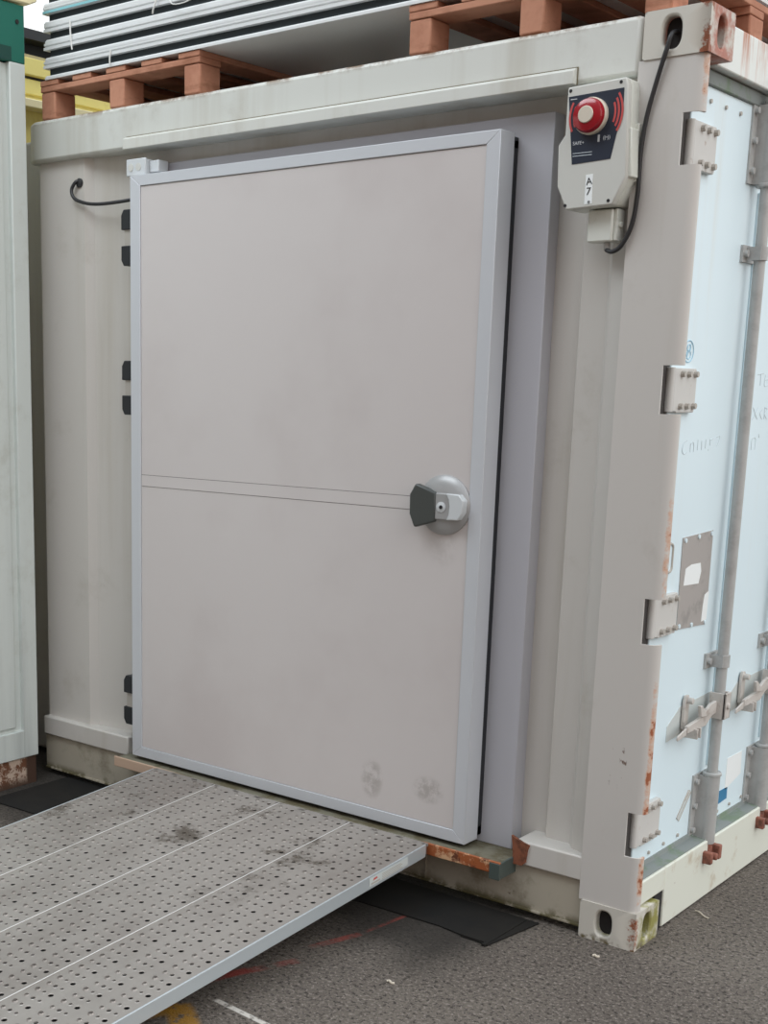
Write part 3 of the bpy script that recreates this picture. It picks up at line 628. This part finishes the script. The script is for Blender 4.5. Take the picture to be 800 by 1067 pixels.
# ------------------------------------------------------------------ ramp
S_ = 0.0672; Y0 = -0.100; Y1 = -2.52; ZT = 0.1975
def rz(y): return ZT + S_ * (y + 0.110)
RP = thing('loading_ramp', 'perforated grey aluminium ramp of four planks leading up to the insulated door', 'ramp', (-1.26, Y1, 0))
PITCH = 0.0375
def plank(xr):
    """one punched plank, right seam at xr, width 0.302"""
    g = newbm(); W = 0.302; xl = xr - W
    cols = []
    for c in range(3):
        for k in range(3): cols.append((xr - 0.026 - c * 0.0990 - k * 0.0248, k))
    cols.sort()
    # strip borders between columns of cells
    xs = [xl + 0.001]
    cw = 0.0124
    j0 = int((Y0 - 0.012 - Y1) / PITCH)
    def q(pts): g.faces.new([g.verts.new((p[0], p[1], rz(p[1]) + (p[2] if len(p) > 2 else 0))) for p in pts])
    edges = []
    prev = xl + 0.0015
    for cx, k in cols:
        if cx - cw - prev > 0.0005: edges.append((prev, cx - cw))
        prev = cx + cw
    edges.append((prev, xr - 0.0015))
    for a, b in edges: q([(a, Y1), (b, Y1), (b, Y0), (a, Y0)])
    yt = Y0 - 0.012; yend = yt - j0 * PITCH
    q([(xl + .0015, yt), (xr - .0015, yt), (xr - .0015, Y0), (xl + .0015, Y0)])
    q([(xl + .0015, Y1), (xr - .0015, Y1), (xr - .0015, yend), (xl + .0015, yend)])
    N = 8
    for (cx, k) in cols:
        for j in range(j0):
            yb_ = yt - (j + 1) * PITCH; ya = yt - j * PITCH; cy = (ya + yb_) / 2
            typ = j % 2
            # (radius, collar height)
            if typ == 0: r, hgt = ((0.0078, -0.0008), (0.0052, 0.0012), (0.0066, 0.0036))[k]
            else: r, hgt = ((0.0054, 0.0010), (0.0068, 0.0010), (0.0052, 0.0032))[k]
            ring_o = []; n = N
            for i in range(n):
                t = 2 * math.pi * (i + 0.5) / n; c, s = math.cos(t), math.sin(t)
                ring_o.append((c, s))
            sq = [(cw * max(-1, min(1, c * 1.45)), PITCH / 2 * max(-1, min(1, s * 1.45))) for c, s in ring_o]
            # make exact rectangle corners: points alternate onto corners and sides
            sq = []
            for c, s in ring_o:
                m_ = max(abs(c), abs(s))
                sq.append((cw * c / m_, PITCH / 2 * s / m_))
            O = [g.verts.new((cx + a, cy + b, rz(cy + b))) for a, b in sq]
            ro = r + 0.0022
            B1 = [g.verts.new((cx + c * ro, cy + s * ro, rz(cy + s * ro))) for c, s in ring_o]
            B2 = [g.verts.new((cx + c * r, cy + s * r, rz(cy + s * r) + hgt)) for c, s in ring_o]
            B3 = [g.verts.new((cx + c * r * .96, cy + s * r * .96, rz(cy) - 0.0022)) for c, s in ring_o]
            for i in range(n):
                k2 = (i + 1) % n
                g.faces.new((O[i], O[k2], B1[k2], B1[i])); g.faces.new((B1[i], B1[k2], B2[k2], B2[i])); g.faces.new((B2[i], B2[k2], B3[k2], B3[i]))
            # corners of the cell (octagon ring sits half a step off them)
            for sx in (-1, 1):
                for sy in (-1, 1):
                    near = sorted(range(n), key=lambda i_: (sq[i_][0] - sx * cw) ** 2 + (sq[i_][1] - sy * PITCH / 2) ** 2)[:2]
                    cv = g.verts.new((cx + sx * cw, cy + sy * PITCH / 2, rz(cy + sy * PITCH / 2)))
                    g.faces.new((O[near[0]], O[near[1]], cv))
    # folded edges down both sides: the bright raised seam between planks
    for a in (xl + 0.0016, xr - 0.0016):
        vs = [(a - 0.0012, 0.0010), (a + 0.0012, 0.0010), (a + 0.0017, -0.035), (a - 0.0017, -0.035)]
        A_ = [g.verts.new((p[0], Y0, rz(Y0) + p[1])) for p in vs]; B_ = [g.verts.new((p[0], Y1, rz(Y1) + p[1])) for p in vs]
        for i in range(4): g.faces.new((A_[i], A_[(i + 1) % 4], B_[(i + 1) % 4], B_[i]))
    bmesh.ops.recalc_face_normals(g, faces=g.faces[:])
    o = obj('plank', g, plankm, RP)
    return o
for i in range(4): plank(-0.662 - i * 0.302)
def sloped(g, xa, xb, ya, yb_, ta, tb):
    P = [(xa, ya), (xb, ya), (xb, yb_), (xa, yb_)]
    A_ = [g.verts.new((p[0], p[1], rz(p[1]) + ta)) for p in P]; B_ = [g.verts.new((p[0], p[1], rz(p[1]) + tb)) for p in P]
    g.faces.new(A_); g.faces.new(B_)
    for i in range(4): g.faces.new((A_[i], A_[(i + 1) % 4], B_[(i + 1) % 4], B_[i]))
for xa, xb in ((-0.6622, -0.657), (-1.875, -1.8698)):
    g = newbm(); sloped(g, xa, xb, Y1, Y0 - 0.012, -0.040, 0.002); obj('side_rail', g, railm, RP, 0.0015)
for i in range(1, 4):
    xs_ = -0.662 - i * 0.302
    g = newbm(); sloped(g, xs_ - 0.0014, xs_ + 0.0014, Y1, Y0 - 0.004, -0.003, 0.0024); obj('seam_rib', g, ribm, RP, 0.0006)
g = newbm()
for k in range(7): sloped(g, -1.869, -0.663, Y0 - 0.35 - k * 0.33, Y0 - 0.31 - k * 0.33, -0.036, -0.012)
sloped(g, -1.869, -0.663, Y1, Y0, -0.0365, -0.034)  # black sheet added to paint the dark void seen through the holes
obj('cross_members_shade_sheet', g, black, RP)
g = newbm(); sloped(g, -1.872, -0.660, Y0, Y0 + 0.006, -0.010, -0.001); obj('top_lip', g, plankm, RP)
g = newbm(); box(g, -0.6569, -0.6560, -0.425, -0.21, 0, 0.001); g.free()
g = newbm()
P = [(-0.42, -0.030), (-0.215, -0.030), (-0.215, -0.004), (-0.42, -0.004)]
A_ = [g.verts.new((-0.6565, p[0], rz(p[0]) + p[1])) for p in P]; B_ = [g.verts.new((-0.6558, p[0], rz(p[0]) + p[1])) for p in P]
g.faces.new(A_); g.faces.new(B_[::-1])
for i in range(4): g.faces.new((A_[i], A_[(i + 1) % 4], B_[(i + 1) % 4], B_[i]))
lb = obj('rating_label', g, translucent, RP, label='pale label with small print on the ramp side')
g = newbm()
def lline(a, b, t, w=0.0022):
    P = [(a, t), (b, t), (b, t + w), (a, t + w)]
    g.faces.new([g.verts.new((-0.6554, p[0], rz(p[0]) + p[1])) for p in P])
for k in range(4): lline(-0.355, -0.255 + 0.01 * (k % 2), -0.012 - k * 0.0052)
lline(-0.412, -0.365, -0.026, 0.005)
obj('small_print', g, bolt, lb)
g = newbm(); P = [(-0.402, -0.016), (-0.378, -0.014), (-0.382, -0.008), (-0.398, -0.009)]
g.faces.new([g.verts.new((-0.6554, p[0], rz(p[0]) + p[1])) for p in P]); obj('label_mark', g, salmon, lb)

# ------------------------------------------------------------------ alarm unit
AL = thing('alarm_unit', 'grey wall alarm box with red round siren beside the door top', 'alarm', (-0.262, 0.0, 2.095))
out = [(-0.345, 2.418), (-0.178, 2.424), (-0.172, 2.405), (-0.160, 2.176), (-0.194, 2.107), (-0.330, 2.102), (-0.360, 2.166), (-0.364, 2.272), (-0.345, 2.298)]
yF, yM, yB = -0.070, -0.045, 0.030
g = newbm(); prism(g, out, 'y', yF, yM); cs = obj('front_cover', g, alarmm, AL, 0.004)
g = newbm(); prism(g, [(p[0] * 0.995 - 0.0012, p[1]) for p in out], 'y', yM, yB); hs_ = obj('housing', g, alarmw, AL, 0.004)
g = newbm()   # clips along the right side
prism(g, [(-0.176, 2.300), (-0.160, 2.300), (-0.152, 2.176), (-0.166, 2.176)], 'y', yM - 0.012, yB - 0.03)
box(g, -0.172, -0.154, yM + 0.03, yM + 0.052, 2.168, 2.196); box(g, -0.176, -0.158, yM + 0.03, yM + 0.056, 2.292, 2.316)
obj('side_clip', g, alarmw, AL, 0.003)
lab = [(-0.340, 2.393), (-0.182, 2.398), (-0.181, 2.353), (-0.208, 2.224), (-0.319, 2.219)]
g = newbm(); prism(g, lab, 'y', yF - 0.0012, yF + 0.001); LB = obj('navy_label', g, navy, AL)
g = newbm()
for px_, pz in ((-0.336, 2.408), (-0.192, 2.413), (-0.332, 2.114), (-0.206, 2.118), (-0.262, 2.118)): cyl(g, (px_, yF - 0.001, pz), (px_, yF + 0.002, pz), 0.0045, 10)
g.free(); g = newbm(); cyl(g, (0, yF - 0.001, 0), (0, yF + 0.002, 0), 0.0045, 10)
copies('screw', g, blackt, AL, [(px_ - AL.location.x * 0, 0, pz) for px_, pz in ((-0.336, 2.408), (-0.192, 2.413), (-0.332, 2.114), (-0.206, 2.118), (-0.262, 2.118))])
sc = Vector((-0.268, yF, 2.336))
g = newbm(); lathe(g, sc, (0, -1, 0), [(0.047, 0), (0.047, 0.014), (0.044, 0.017), (0.0, 0.017)], 40); obj('siren_base', g, cream, AL, smooth=True)
g = newbm(); lathe(g, sc, (0, -1, 0), [(0.0435, 0.0168), (0.044, 0.024), (0.040, 0.033), (0.027, 0.038), (0.0, 0.040)], 40); obj('siren_lens', g, redm, AL, smooth=True)
g = newbm(); lathe(g, sc, (0, -1, 0), [(0.0215, 0.036), (0.0215, 0.041), (0.020, 0.0425), (0.0, 0.0425)], 32); obj('siren_cap', g, cream, AL, smooth=True)
ac = (-0.264, 2.340)
for side in (-1, 1):
    for k, r in enumerate((0.053, 0.063, 0.073) if side > 0 else (0.054, 0.066)):
        h_ = 0.36 + 0.08 * k; n = 10; A_ = []; B_ = []; g = newbm()
        cx_ = ac[0] + (0.0 if side < 0 else 0.006)
        for i in range(n + 1):
            t = -h_ * 1.15 + 2 * h_ * 1.15 * i / n; c, s = math.cos(t), math.sin(t)
            A_.append(g.verts.new((cx_ + side * c * r, yF - 0.0016, ac[1] + s * r * 1.1))); B_.append(g.verts.new((cx_ + side * c * (r + 0.0058), yF - 0.0016, ac[1] + s * (r + 0.0058) * 1.1)))
        for i in range(n): g.faces.new((A_[i], A_[i + 1], B_[i + 1], B_[i]))
        obj('sound_arc', g, salmon, LB)
text('lettering', 'SAFE+', 0.0125, whitet, LB, (-0.303, yF - 0.0016, 2.272), (1, 0, 0), (0, 0, 1))
text('lettering', '((•))', 0.013, whitet, LB, (-0.222, yF - 0.0016, 2.279), (1, 0, 0), (0, 0, 1))
g = newbm(); box(g, -0.248, -0.242, yF - 0.0016, yF - 0.001, 2.270, 2.288); box(g, -0.334, -0.315, yF - 0.0016, yF - 0.001, 2.3845, 2.3865); obj('printed_bar', g, whitet, LB)
g = newbm()
for k in range(2): box(g, -0.318, -0.262, yF - 0.0016, yF - 0.001, 2.246 - k * 0.007, 2.2475 - k * 0.007)
obj('small_print', g, pencil, LB)
g = newbm(); prism(g, [(-0.275, 2.113), (-0.253, 2.114), (-0.255, 2.190), (-0.275, 2.189)], 'y', yF - 0.001, yF + 0.001); SK = obj('paper_sticker', g, stw, AL)
text('lettering', 'A', 0.026, blackt, SK, (-0.2645, yF - 0.0014, 2.171), (1, 0, 0.15), (-0.15, 0, 1))
text('lettering', '7', 0.028, blackt, SK, (-0.2645, yF - 0.0014, 2.145), (1, 0, 0), (0, 0, 1))
g = newbm(); box(g, -0.282, -0.210, -0.030, 0.030, 2.018, 2.102); obj('terminal_box', g, alarmw, AL, 0.004)
g = newbm(); box(g, -0.2095, -0.200, -0.02, 0.022, 2.020, 2.103); cyl(g, (-0.203, 0.0, 2.062), (-0.194, 0.0, 2.062), 0.008, 12); obj('terminal_cover', g, alarmw, AL, 0.002)
g = newbm(); cyl(g, (-0.236, 0.0, 2.020), (-0.232, -0.004, 1.999), 0.009, 12); obj('cable_gland', g, galv, AL)
# cable from the corner fitting to the alarm
g = newbm()
tube(g, smooth_path([(-0.09, 0.035, 2.540), (-0.092, -0.004, 2.528), (-0.100, -0.012, 2.490), (-0.122, -0.010, 2.415), (-0.142, -0.010, 2.33), (-0.152, -0.010, 2.24), (-0.152, -0.010, 2.14), (-0.162, -0.010, 2.06), (-0.186, -0.012, 2.008), (-0.212, -0.012, 1.992), (-0.232, -0.008, 1.998)]), 0.0062, 10)
tag(obj('cable', g, cable, loc=(-0.152, -0.010, 1.99), smooth=True), 'black cable looping from the top corner fitting down to the alarm box', 'cable')
# small cable and junction box by the hinge side
g = newbm(); tube(g, smooth_path([(-2.397, 0.045, 2.352), (-2.405, 0.02, 2.358), (-2.425, 0.012, 2.330), (-2.410, 0.010, 2.298), (-2.360, 0.012, 2.278), (-2.290, 0.015, 2.268), (-2.20, 0.03, 2.270), (-2.12, 0.06, 2.28)]), 0.0065, 10)
lathe(g, (-2.398, 0.031, 2.353), (0, -1, 0), [(0.017, 0), (0.017, 0.006), (0.010, 0.010), (0, 0.010)], 16)
tag(obj('cable', g, cable, loc=(-2.36, 0.012, 2.278), smooth=True), 'short black cable curving from the wall to the door hinge side', 'cable')
JB = thing('junction_box', 'small white junction box above the left corner of the insulated door', 'junction box', (-2.045, 0.055, 2.345))
g = newbm(); box(g, -2.095, -2.003, -0.012, 0.054, 2.345, 2.398); obj('box_body', g, lightg, JB, 0.003)
g = newbm(); box(g, -2.096, -2.000, -0.022, -0.012, 2.343, 2.401); box(g, -2.0, -1.955, 0.0, 0.05, 2.352, 2.392); obj('lid', g, lightg, JB, 0.003)
g = newbm()
for px_ in (-2.072, -2.034): lathe(g, (px_, -0.022, 2.372), (0, -1, 0), [(0.013, 0), (0.013, 0.0015), (0.011, 0.0015), (0.0, 0.0016)], 18)
obj('knockout', g, alarmm, JB)

# ------------------------------------------------------------------ pallets
def pallet(xa, xb, name, label):
    y0 = 0.012; L_ = 1.2; zb = HT
    p = thing('wooden_pallet', label, 'pallet', ((xa + xb) / 2, y0, zb), 'wooden pallets on the container roof')
    W = xb - xa
    bw = 0.078
    xs = (xa, (xa + xb - bw) / 2, xb - bw)
    for bx in xs:
        for by in (y0 + 0.003, y0 + 0.54, y0 + 1.085):
            g = newbm(); box(g, bx + 0.001, bx + bw - 0.001, by, by + 0.105, zb + (0.001 if by < 0.1 else 0.0212), zb + 0.098); obj('block', g, wood, p, 0.006)
    for bx in xs:
        g = newbm(); box(g, bx, bx + bw, y0 + 0.1085, y0 + L_, zb + 0.0005, zb + 0.021); obj('bottom_board', g, wood, p, 0.003)
    for by in (y0, y0 + 0.53, y0 + 1.05):
        g = newbm(); box(g, xa, xb, by, by + 0.11, zb + 0.0982, zb + 0.119); obj('stringer', g, wood, p, 0.003)
    n = 5
    for i in range(n):
        bx = xa + i * (W - 0.1) / (n - 1)
        g = newbm(); box(g, bx, bx + 0.1, y0 - 0.002, y0 + L_, zb + 0.1192, zb + 0.139); obj('deck_board', g, wood, p, 0.003)
    return p
pallet(-2.592, -1.772, 'a', 'reddish wooden pallet under the left end of the panel stack')
pallet(-0.925, -0.106, 'b', 'reddish wooden pallet under the right end of the panel stack')

# ------------------------------------------------------------------ panel stack
def panel(k):
    z = HT + 0.1395 + k * 0.0632; jx = random.uniform(-0.006, 0.006); jy = random.uniform(-0.004, 0.004)
    xa, xb, ya, yb_ = -2.556 + jx, -0.150 + jx, 0.008 + jy, 1.16 + jy
    cyan = False
    pos = {0: 'bottom panel of the stack, resting on the pallets', 3: 'white panel with a cyan film strip along its edge, fourth up in the stack'}.get(k, 'white skinned panel, %s up from the bottom of the roof stack' % ['', 'second', 'third', '', 'fifth', 'sixth', 'seventh', 'eighth', 'ninth'][k])
    p = thing('insulated_panel', pos, 'panel', ((xa + xb) / 2, ya, z), 'insulated panels stacked on the roof')
    g = newbm()
    prism(g, [(ya, z), (yb_, z), (yb_, z + 0.014), (ya + 0.006, z + 0.014), (ya + 0.003, z + 0.009), (ya, z + 0.008)], 'x', xa, xb); obj('bottom_skin', g, skin, p)
    g = newbm(); box(g, xa + 0.012, xb - 0.012, ya + 0.016, yb_ - 0.016, z + 0.0135, z + 0.0395); obj('foam_core', g, core, p)
    g = newbm()
    prism(g, [(ya - 0.002, z + 0.039), (yb_, z + 0.039), (yb_, z + 0.063), (ya, z + 0.063), (ya, z + 0.056), (ya + 0.005, z + 0.054), (ya + 0.005, z + 0.051), (ya - 0.002, z + 0.049)], 'x', xa - 0.006, xb)
    obj('top_skin', g, skin, p)
    if k == 3:
        g = newbm(); box(g, xa - 0.002, xa + 0.95, ya - 0.004, ya + 0.0, z + 0.040, z + 0.0485); obj('film_edge', g, skc, p, label='cyan protective film strip')
for k in range(9): panel(k)
# loose strapping ends on the stack's long face
def strap(pts, r, label):
    g = newbm(); tube(g, smooth_path(pts, 5), r, 6); tag(obj('strap', g, string, loc=pts[0]), label, 'strap', 'strapping on the panel stack')
strap([(-2.40, 0.0, 2.815), (-2.405, -0.002, 2.87), (-2.408, -0.001, 2.915)], 0.003, 'short white strap near the left end of the panel stack')
strap([(-2.20, 0.0, 2.737), (-2.198, -0.002, 2.760), (-2.194, -0.001, 2.785)], 0.003, 'white strap end just above the left pallet')
strap([(-1.985, 0.0, 2.872), (-1.975, -0.006, 2.885), (-1.96, -0.004, 2.915)], 0.003, 'stub of white strap left of the curled one')
strap([(-1.90, 0.0, 2.905), (-1.87, -0.02, 2.880), (-1.81, -0.025, 2.875), (-1.76, -0.01, 2.895), (-1.745, 0.0, 2.925)], 0.002, 'curled loop of thin white strap on the panel stack')

# ------------------------------------------------------------------ neighbouring cabin on the left
NB = thing('green_topped_container', 'weathered white container with a dark green top band at the left edge', 'container', (-2.547, -0.11, 0))
X0, Y_ = -2.547, -0.100
g = newbm()
box(g, X0 - 1.2, X0 - 0.02, Y_ - 2.4, Y_ - 0.01, 0.11, 2.76)
obj('body_panel', g, nwhite, NB)
g = newbm(); box(g, X0 - 0.1, X0, Y_ - 0.075, Y_, 0.118, 2.765); obj('corner_post', g, nwhite, NB, 0.004)
g = newbm(); box(g, X0 - 0.1, X0 - 0.001, Y_ - 2.4, Y_ - 0.07, 0.118, 0.232); obj('bottom_rail', g, nwhite, NB, 0.003)
g = newbm(); box(g, X0 - 0.03, X0 - 0.010, Y_ - 2.4, Y_ - 0.105, 0.248, 2.76); obj('inset_panel', g, nwhite, NB, 0.004)
g = newbm(); box(g, X0 - 1.2, X0, Y_ - 2.4, Y_, 2.7652, 2.965); obj('top_band', g, ngreen, NB, 0.003, label='dark green band along the top')
g = newbm(); box(g, X0 - 0.02, X0 + 0.0015, Y_ - 0.40, Y_ - 0.065, 2.768, 2.815)
obj('band_recess', g, Mat('deep_green', rgb(16, 66, 58), 0.6).m, NB)
g = newbm(); cyl(g, (X0, Y_ - 0.035, 2.905), (X0 + 0.003, Y_ - 0.035, 2.905), 0.008, 14); obj('fixing_hole', g, darkm, NB)
g = newbm(); box(g, X0 - 1.1, X0 - 0.012, Y_ - 2.4, Y_ - 0.006, 0.0, 0.117); obj('plinth', g, nkick, NB, label='rust eaten plinth')
g = newbm(); prism(g, [(Y_ - 0.25, 2.966), (Y_ + 0.02, 2.972), (Y_ + 0.055, 2.988), (Y_ + 0.055, 3.03), (Y_ - 0.25, 3.03)], 'x', X0 - 0.6, X0 + 0.01); obj('roof_edge', g, crm, NB, 0.005)

# ------------------------------------------------------------------ yellow container behind, and a dark beam on it
YC = thing('yellow_container', 'yellow container behind, glimpsed over the roof beside the left pallet', 'container', (-3.2, 0.3, 0))
g = newbm(); box(g, -5.4, -3.2, 0.3, 7.0, 0.02, 2.83); obj('side_wall', g, yellow, YC)
g = newbm(); box(g, -5.4, -3.175, 0.3, 7.0, 2.905, 2.975); box(g, -5.4, -3.19, 0.3, 7.0, 2.83, 2.893); obj('top_rail', g, yellow, YC, 0.004)
g = newbm(); box(g, -5.38, -3.2, 0.31, 6.99, 2.893, 2.905); obj('seam', g, black, YC)
g = newbm(); box(g, -5.4, -3.13, 0.3, 7.0, 2.765, 2.800); obj('rub_rail', g, crm, YC, 0.004)
g = newbm(); box(g, -3.30, -3.16, 0.3, 6.0, 3.045, 3.085); box(g, -3.32, -3.24, 0.3, 6.0, 3.00, 3.046); 
tag(obj('steel_beam', g, black, loc=(-3.24, 0.3, 2.976)), 'black steel beam lying on top of the yellow container', 'beam')
g = newbm(); box(g, -3.5, -3.22, 0.3, 6.0, 2.9755, 2.999); tag(obj('highlight_slab', g, crm, loc=(-3.3, 0.3, 2.9755)), 'pale board under the black beam on the yellow container', 'slab')  # cream slab added for the pale highlight above the yellow container

# ------------------------------------------------------------------ litter on the asphalt
for i, (px_, py_, a, l_, label) in enumerate(((-0.07, -0.115, 0.6, 0.018, 'small pale chip on the asphalt by the rusty bottom corner'),
                                              (0.02, 0.42, -0.5, 0.06, 'dry pale twig on the asphalt beside the container end'),
                                              (-0.42, -0.66, 0.2, 0.022, 'pale speck on the open asphalt in front of the drain cover'))):
    g = newbm(); n_ = 5
    pts = [(px_ + math.cos(a) * l_ * t, py_ + math.sin(a) * l_ * t + 0.003 * math.sin(t * 7), 0.004 + 0.002 * math.sin(t * 5)) for t in [k / n_ for k in range(n_ + 1)]]
    tube(g, pts, 0.0035 if i != 1 else 0.0025, 6); tag(obj('litter', g, ltr, loc=(px_, py_, 0.0)), label, 'litter')
